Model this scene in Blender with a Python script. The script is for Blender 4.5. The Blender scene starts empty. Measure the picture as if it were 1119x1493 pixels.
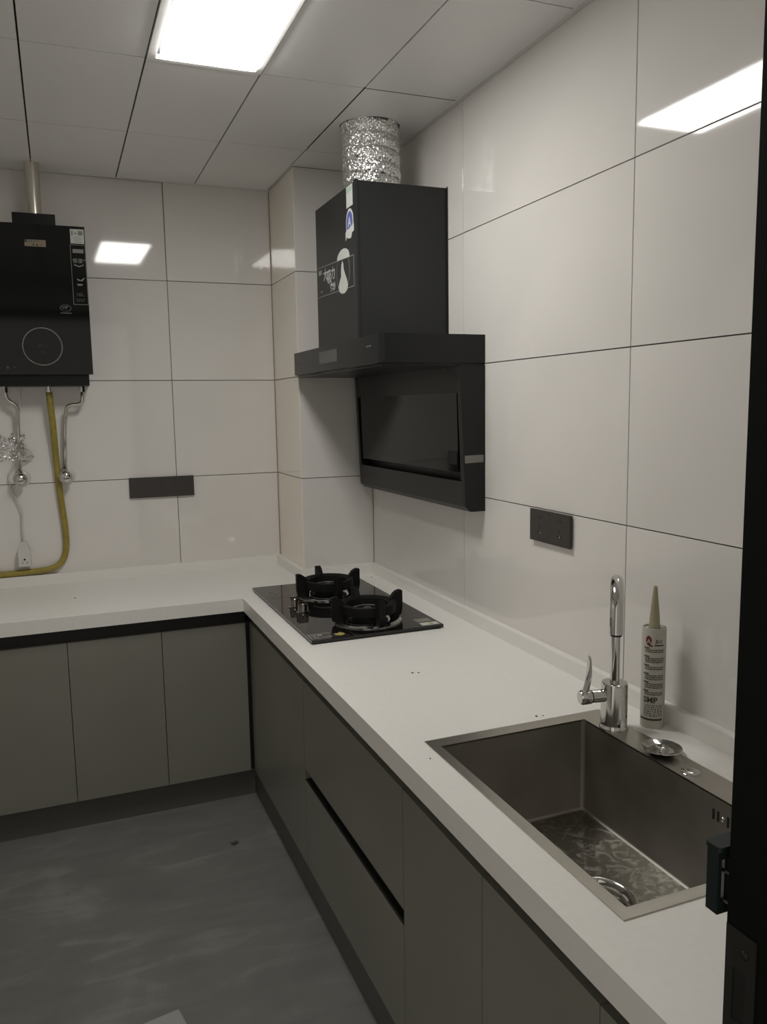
import bpy, bmesh, math, random
from mathutils import Vector, Matrix, noise
random.seed(7)
S = bpy.context.scene
C = S.collection
PI = math.pi

# ------------------------------------------------------------ camera
cam = bpy.data.cameras.new('camera'); camo = bpy.data.objects.new('camera', cam); C.objects.link(camo)
F_ = Vector((0.3677939, 0.92086576, -0.12935959)); R_ = Vector((0.92774401, -0.37285385, -0.01646383)); U_ = Vector((0.06339319, 0.11395729, 0.99146106))
m = Matrix((R_, U_, -F_)).transposed().to_4x4(); m.translation = Vector((-1.18735, -3.45869, 1.46264))
camo.matrix_world = m
cam.sensor_fit = 'HORIZONTAL'; cam.sensor_width = 36; cam.lens = 1176.044 / 1119 * 36; cam.clip_start = 0.05
S.camera = camo

# ------------------------------------------------------------ world, exposure
w = bpy.data.worlds.new('world'); S.world = w; w.use_nodes = True
w.node_tree.nodes['Background'].inputs[0].default_value = (1.0, 0.93, 0.85, 1)
w.node_tree.nodes['Background'].inputs[1].default_value = 0.27
S.view_settings.view_transform = 'Standard'; S.view_settings.look = 'None'
S.view_settings.exposure = 1.09; S.view_settings.gamma = 1.0; S.view_settings.use_curve_mapping = False
PANEL_STRENGTH = 13.5
PANEL_COLOR = (1.0, 0.985, 0.945)

# ------------------------------------------------------------ measures (metres)
HC = 0.781      # worktop top
CEIL = 2.37
YW = -2.941     # kitchen side of the wall with the doorway
XL = -1.93      # left wall
CA, CB = 0.303, 0.3728   # corner pillar

# ------------------------------------------------------------ materials
def mat(name, col, rough=.5, metal=0, **k):
    mt = bpy.data.materials.new(name); mt.use_nodes = True
    b = mt.node_tree.nodes['Principled BSDF']
    b.inputs['Base Color'].default_value = (*col, 1); b.inputs['Roughness'].default_value = rough; b.inputs['Metallic'].default_value = metal
    for kk, v in k.items(): b.inputs[kk.replace('_', ' ')].default_value = v
    return mt
def nod(mt, t, **k):
    n = mt.node_tree.nodes.new(t)
    for a, v in k.items(): setattr(n, a, v)
    return n
def lnk(mt, a, b): mt.node_tree.links.new(a, b)
def noisecol(mt, c1, c2, scale, detail=4, p0=.35, p1=.65, rough=None, bump=0, stretch=None, dist=0):
    b = mt.node_tree.nodes['Principled BSDF']
    tc = nod(mt, 'ShaderNodeTexCoord'); mp = nod(mt, 'ShaderNodeMapping')
    if stretch: mp.inputs['Scale'].default_value = stretch
    lnk(mt, tc.outputs['Object'], mp.inputs['Vector'])
    nz = nod(mt, 'ShaderNodeTexNoise'); nz.inputs['Scale'].default_value = scale; nz.inputs['Detail'].default_value = detail; nz.inputs['Distortion'].default_value = dist
    lnk(mt, mp.outputs[0], nz.inputs['Vector'])
    r = nod(mt, 'ShaderNodeValToRGB'); r.color_ramp.elements[0].position = p0; r.color_ramp.elements[1].position = p1
    r.color_ramp.elements[0].color = (*c1, 1); r.color_ramp.elements[1].color = (*c2, 1)
    lnk(mt, nz.outputs['Fac'], r.inputs[0]); lnk(mt, r.outputs[0], b.inputs['Base Color'])
    if rough:
        q = nod(mt, 'ShaderNodeMapRange'); q.inputs['To Min'].default_value = rough[0]; q.inputs['To Max'].default_value = rough[1]
        q.inputs['From Min'].default_value = p0; q.inputs['From Max'].default_value = p1
        lnk(mt, nz.outputs['Fac'], q.inputs['Value']); lnk(mt, q.outputs[0], b.inputs['Roughness'])
    if bump:
        bp = nod(mt, 'ShaderNodeBump'); bp.inputs['Strength'].default_value = bump; bp.inputs['Distance'].default_value = .002
        lnk(mt, nz.outputs['Fac'], bp.inputs['Height']); lnk(mt, bp.outputs[0], b.inputs['Normal'])
    return mt
M = {}
M['tile'] = noisecol(mat('glazed_tile', (.73, .70, .665), .05), (.70, .675, .64), (.75, .722, .688), 2.2, 3, .3, .7)
M['tilecreamlit'] = noisecol(mat('cream_glazed_tile_lit', (.85, .80, .70), .05), (.84, .78, .68), (.87, .82, .73), 2.2, 3, .3, .7)  # warm cream tile, its colour brightened for light falling on the pillar's left face
M['grout'] = mat('grout', (.17, .155, .145), .8)
M['amber'] = mat('amber_sealant', (.30, .21, .12), .6)
M['ceiling'] = mat('ceiling_panel_white', (.87, .87, .86), .38)
M['gap'] = mat('dark_gap', (.02, .02, .02), .8)
M['trim'] = mat('white_trim', (.8, .79, .77), .5)
M['plain'] = mat('plain_plaster', (.78, .76, .73), .7)
M['quartz'] = noisecol(mat('white_quartz', (.82, .80, .76), .32), (.81, .79, .75), (.83, .81, .77), 90, 3, .35, .65)
M['cab'] = noisecol(mat('taupe_laminate', (.22, .218, .18), .33), (.212, .21, .175), (.228, .226, .188), 3, 2)
M['plinth'] = mat('grey_plinth', (.10, .10, .09), .45)
M['carcass'] = mat('carcass_board', (.25, .24, .22), .6)
M['channel'] = mat('black_channel', (.008, .008, .006), .5)
M['black'] = mat('black_enamel', (.010, .011, .011), .34, Specular_IOR_Level=.32)
M['blackglass'] = mat('black_glass', (.005, .006, .005), .07, Specular_IOR_Level=.3)
M['heatercase'] = mat('heater_casing', (.006, .007, .006), .4, Specular_IOR_Level=.2)
M['rim'] = mat('sink_rim_steel', (.50, .48, .43), .33, 1)
M['duct'] = mat('black_duct', (.016, .017, .017), .40, Specular_IOR_Level=.4)
M['hobglass'] = mat('hob_glass', (.008, .007, .007), .025)
M['iron'] = mat('cast_iron', (.006, .006, .006), .6, Specular_IOR_Level=.2)
M['chrome'] = mat('chrome', (.60, .60, .58), .07, 1)
M['darkchrome'] = mat('dark_chrome', (.22, .20, .18), .12, 1)
M['steelpipe'] = mat('steel_pipe', (.62, .60, .56), .22, 1)
M['steel'] = noisecol(mat('brushed_steel', (.40, .38, .34), .45, 1), (.37, .35, .31), (.44, .42, .38), 9, 5, .3, .7, (.42, .52))
M['sinkfloor'] = noisecol(mat('wet_steel', (.3, .28, .25), .25, 1), (.26, .245, .215), (.50, .48, .44), 38, 6, .48, .68, (.34, .46), .25, dist=1.4)
M['foil'] = mat('aluminium_foil', (.80, .80, .79), .24, 1)
M['flue'] = mat('flue_aluminium', (.72, .68, .60), .2, 1)
M['hose'] = noisecol(mat('yellow_hose', (.42, .33, .05), .4), (.27, .215, .035), (.34, .275, .06), 40, 2)
M['whiteplastic'] = mat('white_plastic', (.62, .60, .57), .4)
M['socket'] = mat('graphite_plastic', (.040, .036, .032), .35)
M['hole'] = mat('hole_black', (.004, .004, .004), .6)
M['label'] = mat('label_white', (.55, .56, .53), .5)
M['labelgrey'] = mat('label_grey', (.20, .20, .18), .5)
M['labeldim'] = mat('label_dim', (.10, .10, .09), .5)
M['labelblue'] = mat('label_blue', (.10, .12, .36), .5)
M['labelgreen'] = mat('label_green', (.40, .50, .42), .5)
M['gold'] = mat('label_gold', (.24, .20, .13), .4)
M['pink'] = mat('label_pink', (.26, .14, .10), .4)
M['yellow'] = mat('label_yellow', (.40, .34, .10), .5)
M['tube'] = mat('tube_white', (.47, .455, .40), .4)
M['nozzle'] = mat('nozzle_cream', (.33, .30, .19), .5)
M['ink'] = mat('ink_dark', (.05, .045, .035), .6)
M['red'] = mat('ink_red', (.16, .02, .015), .6)
M['inkgreen'] = mat('ink_faded', (.07, .07, .05), .6)
M['doorblack'] = mat('black_door_frame', (.002, .003, .002), .5, Specular_IOR_Level=.15)
M['strike'] = mat('dark_metal_plate', (.018, .018, .015), .45, Specular_IOR_Level=.3)
M['latch'] = mat('dark_green_housing', (.008, .016, .014), .45, Specular_IOR_Level=.3)
M['paper'] = mat('paper', (.33, .33, .31), .7)
M['tinted'] = mat('aluminium_extrusion', (.03, .03, .03), .4)

f = mat('cement_floor', (.1, .1, .1), .5); M['floor'] = f
b = f.node_tree.nodes['Principled BSDF']
tc = nod(f, 'ShaderNodeTexCoord'); n1 = nod(f, 'ShaderNodeTexNoise'); n1.inputs['Scale'].default_value = 2.3; n1.inputs['Detail'].default_value = 8; n1.inputs['Distortion'].default_value = 1.2; n1.inputs['Roughness'].default_value = .65
mp = nod(f, 'ShaderNodeMapping'); mp.inputs['Rotation'].default_value = (0, 0, .6); mp.inputs['Scale'].default_value = (1, 3.2, 1)
n2 = nod(f, 'ShaderNodeTexNoise'); n2.inputs['Scale'].default_value = 4; n2.inputs['Detail'].default_value = 9; n2.inputs['Distortion'].default_value = .8
lnk(f, tc.outputs['Object'], n1.inputs['Vector']); lnk(f, tc.outputs['Object'], mp.inputs['Vector']); lnk(f, mp.outputs[0], n2.inputs['Vector'])
mx = nod(f, 'ShaderNodeMix'); mx.data_type = 'FLOAT'; mx.inputs['Factor'].default_value = .5
lnk(f, n1.outputs['Fac'], mx.inputs['A']); lnk(f, n2.outputs['Fac'], mx.inputs['B'])
r = nod(f, 'ShaderNodeValToRGB'); r.color_ramp.elements[0].position = .36; r.color_ramp.elements[0].color = (.145, .145, .137, 1); r.color_ramp.elements[1].position = .64; r.color_ramp.elements[1].color = (.24, .24, .225, 1)
e = r.color_ramp.elements.new(.52); e.color = (.175, .175, .165, 1)
lnk(f, mx.outputs['Result'], r.inputs[0]); lnk(f, r.outputs[0], b.inputs['Base Color']); b.inputs['Roughness'].default_value = .42
bp = nod(f, 'ShaderNodeBump'); bp.inputs['Strength'].default_value = .15; bp.inputs['Distance'].default_value = .003; lnk(f, mx.outputs['Result'], bp.inputs['Height']); lnk(f, bp.outputs[0], b.inputs['Normal'])

em = bpy.data.materials.new('led_diffuser'); em.use_nodes = True; em.node_tree.nodes.clear(); M['led'] = em
o = nod(em, 'ShaderNodeOutputMaterial'); e = nod(em, 'ShaderNodeEmission'); e.inputs[0].default_value = (*PANEL_COLOR, 1); e.inputs[1].default_value = PANEL_STRENGTH; lnk(em, e.outputs[0], o.inputs[0])

fl = bpy.data.materials.new('thin_plastic_film'); fl.use_nodes = True; fl.node_tree.nodes.clear(); M['film'] = fl
o = nod(fl, 'ShaderNodeOutputMaterial'); t = nod(fl, 'ShaderNodeBsdfTransparent'); g = nod(fl, 'ShaderNodeBsdfGlossy'); g.inputs['Roughness'].default_value = .15; g.inputs[0].default_value = (.8, .8, .8, 1)
t.inputs[0].default_value = (.975, .975, .97, 1)
mxs = nod(fl, 'ShaderNodeMixShader'); fr = nod(fl, 'ShaderNodeFresnel'); fr.inputs[0].default_value = 1.6
lnk(fl, fr.outputs[0], mxs.inputs[0]); lnk(fl, t.outputs[0], mxs.inputs[1]); lnk(fl, g.outputs[0], mxs.inputs[2]); lnk(fl, mxs.outputs[0], o.inputs[0])

# ------------------------------------------------------------ helpers
def worldloc(o):
    v = Vector((0, 0, 0))
    while o: v += o.location; o = o.parent
    return v
def obj(name, bm, m, parent=None, smooth=False, loc=None, bevel=0, seg=2):
    if bevel:
        es = [e for e in bm.edges if len(e.link_faces) == 2 and e.calc_face_angle(0) > .6]
        bmesh.ops.bevel(bm, geom=es, offset=bevel, segments=seg, affect='EDGES', profile=.5, clamp_overlap=True)
    bmesh.ops.recalc_face_normals(bm, faces=bm.faces)
    if parent is None and loc is None:
        xs = [v.co for v in bm.verts]
        loc = Vector(((min(c.x for c in xs) + max(c.x for c in xs)) / 2, (min(c.y for c in xs) + max(c.y for c in xs)) / 2, min(c.z for c in xs)))
    if loc is not None:
        loc = Vector(loc); off = loc
        l = loc - worldloc(parent) if parent else loc
    else:
        off = worldloc(parent); l = Vector((0, 0, 0))
    bmesh.ops.translate(bm, vec=-off, verts=bm.verts)
    me = bpy.data.meshes.new(name); bm.to_mesh(me); bm.free()
    if isinstance(m, (list, tuple)):
        for x in m: me.materials.append(M[x])
    else: me.materials.append(M[m])
    if smooth: me.shade_smooth() if smooth is True else (me.shade_smooth(), me.set_sharp_from_angle(angle=smooth))
    ob = bpy.data.objects.new(name, me); C.objects.link(ob); ob.location = l
    if parent: ob.parent = parent
    return ob
def tag(o, label, cat, group=None):
    o['label'] = label; o['category'] = cat
    if group: o['group'] = group
    return o
def thing(name, label, cat, loc=(0, 0, 0), group=None):
    o = bpy.data.objects.new(name, None); C.objects.link(o); o.location = loc; o.empty_display_size = .05
    return tag(o, label, cat, group)
def struct(name, bm, m, **k):
    o = obj(name, bm, m, **k); o['kind'] = 'structure'; return o
def box(bm, x0, x1, y0, y1, z0, z1):
    vs = [bm.verts.new((x, y, z)) for z in (z0, z1) for y in (y0, y1) for x in (x0, x1)]
    for a in ((0, 2, 3, 1), (4, 5, 7, 6), (0, 1, 5, 4), (2, 6, 7, 3), (0, 4, 6, 2), (1, 3, 7, 5)): bm.faces.new([vs[i] for i in a])
    return vs
def B(*a):
    bm = bmesh.new()
    if isinstance(a[0], (tuple, list)):
        for q in a: box(bm, *q)
    else: box(bm, *a)
    return bm
def prism(pts, vec, bm=None):
    bm = bm or bmesh.new(); vec = Vector(vec)
    a = [bm.verts.new(p) for p in pts]; c = [bm.verts.new(Vector(p) + vec) for p in pts]
    bm.faces.new(a); bm.faces.new(c[::-1])
    for i in range(len(a)): bm.faces.new((a[i], c[i], c[(i + 1) % len(a)], a[(i + 1) % len(a)]))
    return bm
def axes(d):
    d = Vector(d).normalized(); a = Vector((0, 0, 1)) if abs(d.z) < .9 else Vector((1, 0, 0))
    u = d.cross(a).normalized(); return d, u, d.cross(u)
def lathe(prof, base, d=(0, 0, 1), n=32, bm=None, wob=None):
    """prof: list of (radius, height along d)"""
    bm = bm or bmesh.new(); d, u, v = axes(d); base = Vector(base); rings = []
    for (r, h) in prof:
        if r < 1e-5: rings.append([bm.verts.new(base + d * h)]); continue
        ring = []
        for k in range(n):
            a = 2 * PI * k / n; rr = r; hh = h
            if wob: rr, hh = wob(r, h, a)
            ring.append(bm.verts.new(base + d * hh + (u * math.cos(a) + v * math.sin(a)) * rr))
        rings.append(ring)
    for p, q in zip(rings, rings[1:]):
        if len(p) == 1 and len(q) == 1: continue
        for k in range(n):
            if len(p) == 1: bm.faces.new((p[0], q[k], q[(k + 1) % n]))
            elif len(q) == 1: bm.faces.new((p[k], q[0], p[(k + 1) % n]))
            else: bm.faces.new((p[k], q[k], q[(k + 1) % n], p[(k + 1) % n]))
    return bm
def cyl(p0, p1, r, n=24, bm=None, r1=None):
    p0 = Vector(p0); p1 = Vector(p1); L = (p1 - p0).length
    return lathe([(0, 0), (r, 0), (r if r1 is None else r1, L), (0, L)], p0, p1 - p0, n, bm)
def smoothpath(pts, n=8):
    P = [Vector(p) for p in pts]; out = []
    Q = [P[0] * 2 - P[1]] + P + [P[-1] * 2 - P[-2]]
    for i in range(1, len(Q) - 2):
        a, b_, c, d = Q[i - 1:i + 3]
        for k in range(n):
            t = k / n
            out.append(.5 * ((2 * b_) + (c - a) * t + (2 * a - 5 * b_ + 4 * c - d) * t * t + (3 * b_ - a - 3 * c + d) * t ** 3))
    out.append(P[-1]); return out
def fillet(pts, r, n=6):
    P = [Vector(p) for p in pts]; out = [P[0]]
    for a, b_, c in zip(P, P[1:], P[2:]):
        u = (a - b_); v = (c - b_); rr = min(r, u.length * .49, v.length * .49)
        s = b_ + u.normalized() * rr; e = b_ + v.normalized() * rr
        for k in range(n + 1):
            t = k / n; out.append(s * (1 - t) ** 2 + b_ * 2 * t * (1 - t) + e * t * t)
    out.append(P[-1]); return out
def tube(path, r, n=12, bm=None, cap=True, closed=False):
    bm = bm or bmesh.new(); P = [Vector(p) for p in path]; rings = []
    prev = None
    for i, p in enumerate(P):
        d = (P[min(i + 1, len(P) - 1)] - P[max(i - 1, 0)]).normalized()
        if prev is None: _, u, v = axes(d)
        else:
            u = (prev - d * prev.dot(d)).normalized(); v = d.cross(u)
        prev = u; rr = r(i / (len(P) - 1)) if callable(r) else r
        rings.append([bm.verts.new(p + (u * math.cos(2 * PI * k / n) + v * math.sin(2 * PI * k / n)) * rr) for k in range(n)])
    for p, q in zip(rings, rings[1:]):
        for k in range(n): bm.faces.new((p[k], q[k], q[(k + 1) % n], p[(k + 1) % n]))
    if cap: bm.faces.new(rings[0]); bm.faces.new(rings[-1][::-1])
    return bm
def slab(cells_x, cells_y, inside, z0, z1):
    """rectilinear slab with one clean skin; inside(cx, cy) tells which cells are solid"""
    bm = bmesh.new(); V = {}
    def v(i, j, k):
        if (i, j, k) not in V: V[i, j, k] = bm.verts.new((cells_x[i], cells_y[j], (z0, z1)[k]))
        return V[i, j, k]
    nx, ny = len(cells_x) - 1, len(cells_y) - 1
    g = lambda i, j: 0 <= i < nx and 0 <= j < ny and inside((cells_x[i] + cells_x[i + 1]) / 2, (cells_y[j] + cells_y[j + 1]) / 2)
    for i in range(nx):
        for j in range(ny):
            if not g(i, j): continue
            bm.faces.new((v(i, j, 1), v(i + 1, j, 1), v(i + 1, j + 1, 1), v(i, j + 1, 1)))
            bm.faces.new((v(i, j, 0), v(i, j + 1, 0), v(i + 1, j + 1, 0), v(i + 1, j, 0)))
            if not g(i - 1, j): bm.faces.new((v(i, j, 0), v(i, j, 1), v(i, j + 1, 1), v(i, j + 1, 0)))
            if not g(i + 1, j): bm.faces.new((v(i + 1, j, 0), v(i + 1, j + 1, 0), v(i + 1, j + 1, 1), v(i + 1, j, 1)))
            if not g(i, j - 1): bm.faces.new((v(i, j, 0), v(i + 1, j, 0), v(i + 1, j, 1), v(i, j, 1)))
            if not g(i, j + 1): bm.faces.new((v(i, j + 1, 0), v(i, j + 1, 1), v(i + 1, j + 1, 1), v(i + 1, j + 1, 0)))
    return bm
def textbm(s, size, O, U, V, thick=.0004, spacing=1, bold=0):
    """flat lettering as a mesh, lower-left near O, reading along U, up along V"""
    cu = bpy.data.curves.new('t', 'FONT'); cu.body = s; cu.size = size; cu.extrude = 0; cu.space_character = spacing; cu.resolution_u = 2; cu.offset = bold
    ob = bpy.data.objects.new('t', cu); C.objects.link(ob)
    dg = bpy.context.evaluated_depsgraph_get(); me = bpy.data.meshes.new_from_object(ob.evaluated_get(dg))
    bm = bmesh.new(); bm.from_mesh(me)
    bpy.data.objects.remove(ob); bpy.data.curves.remove(cu); bpy.data.meshes.remove(me)
    O = Vector(O); U = Vector(U).normalized(); V = Vector(V).normalized(); N = U.cross(V)
    for v in bm.verts: v.co = O + U * v.co.x + V * v.co.y + N * thick
    return bm
def merge(bm, other):
    me = bpy.data.meshes.new('x'); other.to_mesh(me); other.free(); bm.from_mesh(me); bpy.data.meshes.remove(me); return bm
def plate_pts(O, U, V, N, pts, t=.0004):
    """flat decal polygon from (u,v) points, t thick"""
    O, U, V, N = map(Vector, (O, U, V, N))
    return prism([O + U * a + V * b_ for a, b_ in pts], N * t)
def rectpts(a0, a1, b0, b1): return [(a0, b0), (a1, b0), (a1, b1), (a0, b1)]
def annulus(O, U, V, N, r0, r1, t=.0006, n=48, sy=1):
    bm = bmesh.new(); O, U, V, N = map(Vector, (O, U, V, N)); L = []
    for k in range(n):
        a = 2 * PI * k / n; d = U * math.cos(a) + V * math.sin(a) * sy
        L.append([bm.verts.new(O + d * r0), bm.verts.new(O + d * r1), bm.verts.new(O + d * r1 + N * t), bm.verts.new(O + d * r0 + N * t)])
    for k in range(n):
        p, q = L[k], L[(k + 1) % n]
        for i in range(4): bm.faces.new((p[i], q[i], q[(i + 1) % 4], p[(i + 1) % 4]))
    return bm
def ell(ra, rb, n=24, ca=0, cb=0, a0=0, a1=2 * PI):
    full = abs(a1 - a0 - 2 * PI) < 1e-6
    return [(ca + ra * math.cos(a0 + (a1 - a0) * k / (n if full else n - 1)), cb + rb * math.sin(a0 + (a1 - a0) * k / (n if full else n - 1))) for k in range(n)]

# ------------------------------------------------------------ room shell
T = .006
struct('floor', B(XL - .1, .1, -4.6, .1, -.1, 0), 'floor')
wb = struct('wall_back', B(XL - .1, .1, T + .002, .12, 0, 2.5), 'grout')
wr = struct('wall_right', B(T + .002, .12, YW - .2, T + .002, 0, 2.5), 'grout')
struct('wall_left', B(XL - .12, XL, -3.12, .0, 0, 2.5), 'tile')
wc = struct('wall_pillar', B(-CA + T + .002, T, -CB + T + .002, T, 0, CEIL), 'grout')
G = .0013  # half joint
tilecache = {}
def tile(parent, axis, u0, u1, z0, z1, plane, sgn, tilt=0, m_='tile'):
    """one glazed tile: axis 'y' faces -y (u is x), axis 'x' faces -x (u is y)"""
    u0 += G; u1 -= G; z0 += G; z1 -= G
    key = (m_, axis, round(u1 - u0, 4), round(z1 - z0, 4)); hu, hz = (u1 - u0) / 2, (z1 - z0) / 2
    if key not in tilecache:
        bm = B(-hu, hu, 0, T, -hz, hz) if axis == 'y' else B(0, T, -hu, hu, -hz, hz)
        bmesh.ops.bevel(bm, geom=list(bm.edges), offset=.0006, segments=1, affect='EDGES')
        bmesh.ops.recalc_face_normals(bm, faces=bm.faces)
        me = bpy.data.meshes.new('tile'); bm.to_mesh(me); bm.free(); me.materials.append(M[m_]); tilecache[key] = me
    o = bpy.data.objects.new('tile', tilecache[key]); C.objects.link(o); o.parent = parent
    uc, zc = (u0 + u1) / 2, (z0 + z1) / 2
    wl = (uc, plane, zc) if axis == 'y' else (plane, uc, zc)
    o.location = Vector(wl) - worldloc(parent)
    if tilt: o.rotation_euler = tilt
    return o
ROWS = [(.785, 1.185), (1.185, 1.585), (1.585, 1.985), (1.985, CEIL)]
for z0, z1 in ROWS:
    for x0, x1 in ((-.7384, -CA), (-1.5384, -.7384), (XL, -1.5384)):
        tl = (math.radians(-.3), 0, math.radians(.6)) if (z0 == 1.985 and x0 == -1.5384) else 0
        tile(wb, 'y', x0, x1, z0, z1, 0, -1, tl)
    for y0, y1 in ((-1.18, -CB), (-1.977, -1.18), (-2.774, -1.977), (YW, -2.774)):
        tile(wr, 'x', y0, y1, z0, z1, 0, -1)
    tile(wc, 'y', -CA, 0, z0, z1, -CB, -1)
    tile(wc, 'x', -CB, 0, z0, z1, -CA, -1, 0, 'tilecreamlit')
tr = struct('trim_1', B(-CA - .003, -CA + .001, -.003, .001, HC + .04, CEIL - .01), 'amber')

# ceiling: aluminium panels laid in a grid, black joints
GX = [0, -.3095] + [-.3095 - .3031 * k for k in range(1, 5)] + [XL]
GY = [0, -.5697] + [-.5697 - .5992 * k for k in range(1, 4)] + [YW]
ce = struct('ceiling', slab([XL - .1, -.268, -.092, .1], [YW - .2, -.958, -.782, .1], lambda x, y: not (-.268 < x < -.092 and -.958 < y < -.782), CEIL + .009, CEIL + .03), 'gap')
LC = (-.9157, -.6126, -1.1689, -1.7681)  # cell of the lit panel
for i in range(len(GX) - 1):
    for j in range(len(GY) - 1):
        x1, x0 = GX[i], GX[i + 1]; y1, y0 = GY[j], GY[j + 1]
        if x0 > -.92 and x1 < -.6 and y0 < -1.5 and y1 < -1.1 and y1 > -1.3: continue
        if j == 0 and x0 >= -.31:  # panel notched round the pillar
            def ins(x, y): return not (x > -CA and y > -CB)
            if i == 0:
                bm = slab([x0 + .0024, -CA, 0], [y0 + .0013, -CB, 0], ins, CEIL, CEIL + .008)
            else: bm = B(x0 + .0013, x1 - .0013, y0 + .0007, y1, CEIL, CEIL + .008)
            obj('ceiling_panel', bm, 'ceiling', ce); continue
        if i == 0 and j == 1:      # panel with the hole for the cooker hood hose
            bm = bmesh.new(); cx, cy, R = -.18, -.87, .099; n = 48
            X0, X1, Y0, Y1 = x0 + .0024, x1 - .0007, y0 + .0022, y1 - .0022
            L = []
            for k in range(n):
                a = 2 * PI * k / n; dx, dy = math.cos(a), math.sin(a)
                ts = [((X1 if dx > 0 else X0) - cx) / dx if abs(dx) > 1e-6 else 9, ((Y1 if dy > 0 else Y0) - cy) / dy if abs(dy) > 1e-6 else 9]
                t = min(ts); L.append((bm.verts.new((cx + dx * R, cy + dy * R, CEIL)), bm.verts.new((cx + dx * t, cy + dy * t, CEIL)), bm.verts.new((cx + dx * R, cy + dy * R, CEIL + .008))))
            corners = [(X1, Y1), (X0, Y1), (X0, Y0), (X1, Y0)]
            for k in range(n):
                p, q = L[k], L[(k + 1) % n]; extra = []
                for c in corners:
                    ac = math.atan2(c[1] - cy, c[0] - cx) % (2 * PI)
                    if 2 * PI * k / n < ac < 2 * PI * (k + 1) / n - 1e-9: extra = [bm.verts.new((c[0], c[1], CEIL))]
                bm.faces.new([p[0], p[1]] + extra + [q[1], q[0]]); bm.faces.new((p[0], q[0], q[2], p[2]))
            obj('ceiling_panel', bm, 'ceiling', ce, loc=(cx, cy, CEIL)); continue
        obj('ceiling_panel', B(x0 + .0024, x1 - .0024, y0 + .0022, y1 - .0022, CEIL, CEIL + .008), 'ceiling', ce, loc=((x0 + x1) / 2, (y0 + y1) / 2, CEIL), bevel=.0006, seg=1)
struct('trim_2', B((-.018, 0, YW, -CB, CEIL - .0015, CEIL)), 'trim')
struct('trim_3', B((XL, -CA, -.018, 0, CEIL - .0015, CEIL)), 'trim')

# wall with the doorway at the camera's side
struct('wall_front', B((-.600, .1, YW - .16, YW, 0, 2.5), (-1.74, -.600, YW - .16, YW, 2.16, 2.5), (XL - .1, -1.74, YW - .16, YW, 0, 2.5)), 'plain')

# lit ceiling panel
cl = thing('ceiling_light', 'rectangular white LED panel glowing in the ceiling grid', 'ceiling light', (-.764, -1.4685, CEIL - .004))
fr = slab([-.9142, -.893, -.631, -.6141], [-1.7674, -1.752, -1.184, -1.1696], lambda x, y: not (-.893 < x < -.631 and -1.752 < y < -1.184), CEIL - .004, CEIL + .008)
obj('frame', fr, 'trim', cl)
obj('diffuser', B(-.883, -.637, -1.746, -1.208, CEIL - .010, CEIL + .006), 'led', cl, bevel=.003, seg=3)

# ------------------------------------------------------------ door frame near the camera
JX = -.650
dj = struct('door_1', B((JX, -.600, YW - .19, YW, 0, 2.16), (-1.74, JX, YW - .19, YW, 2.11, 2.16), (-1.79, -1.74, YW - .19, YW, 0, 2.16)), 'doorblack')
sp = slab([0, .009, .024, .034], [.86, .905, .955, .993], lambda a, z: not (.009 < a < .024 and .905 < z < .955), 0, .0015)
for v in sp.verts: a, z, t = v.co; v.co = (JX - t, YW + -.001 - a, z)
spo = obj('strike_plate', sp, 'strike', dj)
for z in (.974, .885): obj('screw', lathe([(0, .0022), (.002, .0022), (.0042, .0008), (.0042, 0)], (JX - .0015, YW - .0225, z), (-1, 0, 0), 16), 'black', spo, smooth=True)
obj('latch_pocket', B(JX - .0004, JX + .0, YW - .026, YW - .009, .903, .957), 'hole', spo)
lb = thing('door_latch_housing', 'dark green latch housing with chrome pins on the black door jamb beside the sink', 'door latch', (-.637, YW, .99))
bm = slab([-.6545, -.6505, -.640, -.600], [.995, 1.003, 1.048, 1.057], lambda x, z: not (-.6505 < x < -.640 and 1.003 < z < 1.048), 0, .014)
for v in bm.verts: x, z, t = v.co; v.co = (x, YW + .008 + t, z)
obj('housing', bm, 'latch', lb, bevel=.0012)
lp = [(-.600, YW + .006), (-.652, YW + .006)] + [(-.652 + .004 * math.cos(a) - 0, YW + .010 + .004 * math.sin(a)) for a in [PI * 1.5 - PI / 2 * k / 5 for k in range(6)]] + [(-.656, YW + .018), (-.655, YW + .023), (-.648, YW + .025), (-.600, YW + .025)]
obj('lid', prism([(x, y, 1.056) for x, y in lp[1:] + lp[:1]], (0, 0, .005)), 'latch', lb)
obj('striker', B(-.6455, -.641, YW + .014, YW + .018, 1.006, 1.044), 'whiteplastic', lb)
for z in (1.035, 1.006): obj('pin', cyl((-.6435, YW, z), (-.6505, YW + .020, z + .003), .0016, 12), 'chrome', lb, smooth=.6)
obj('mounting_bracket', B(-.632, -.606, YW, YW + .010, .992, 1.050), 'latch', lb)

# ------------------------------------------------------------ worktop
SK = (-.533, -.103, -2.655, -2.025)  # sink rim outer
wt = thing('worktop', 'L-shaped white quartz worktop with a low upstand along the walls', 'worktop', (-.3, -1.4, HC - .047))
DX, DY = .604, .610
bm = slab([XL, -DX, SK[0] + .012, -CA, SK[1] - .012, 0], [YW, SK[2] + .012, SK[3] - .012, -DY, -CB, 0],
          lambda x, y: (x > -DX or y > -DY) and not (SK[0] < x < SK[1] - .012 and SK[2] < y < SK[3] - .012 and y < SK[3]) and not (x > -CA and y > -CB), HC - .047, HC)
obj('slab', bm, 'quartz', wt, bevel=.0015, seg=2)
TB = .021
def upst(name, pts, zz=HC + .04):
    return obj(name, prism([(x, y, HC) for x, y in pts], (0, 0, zz - HC)), 'quartz', wt, bevel=.0025, seg=2)
upst('upstand', [(XL, 0), (-CA - .001, 0), (-CA - .001, -TB), (XL, -TB)])
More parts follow.
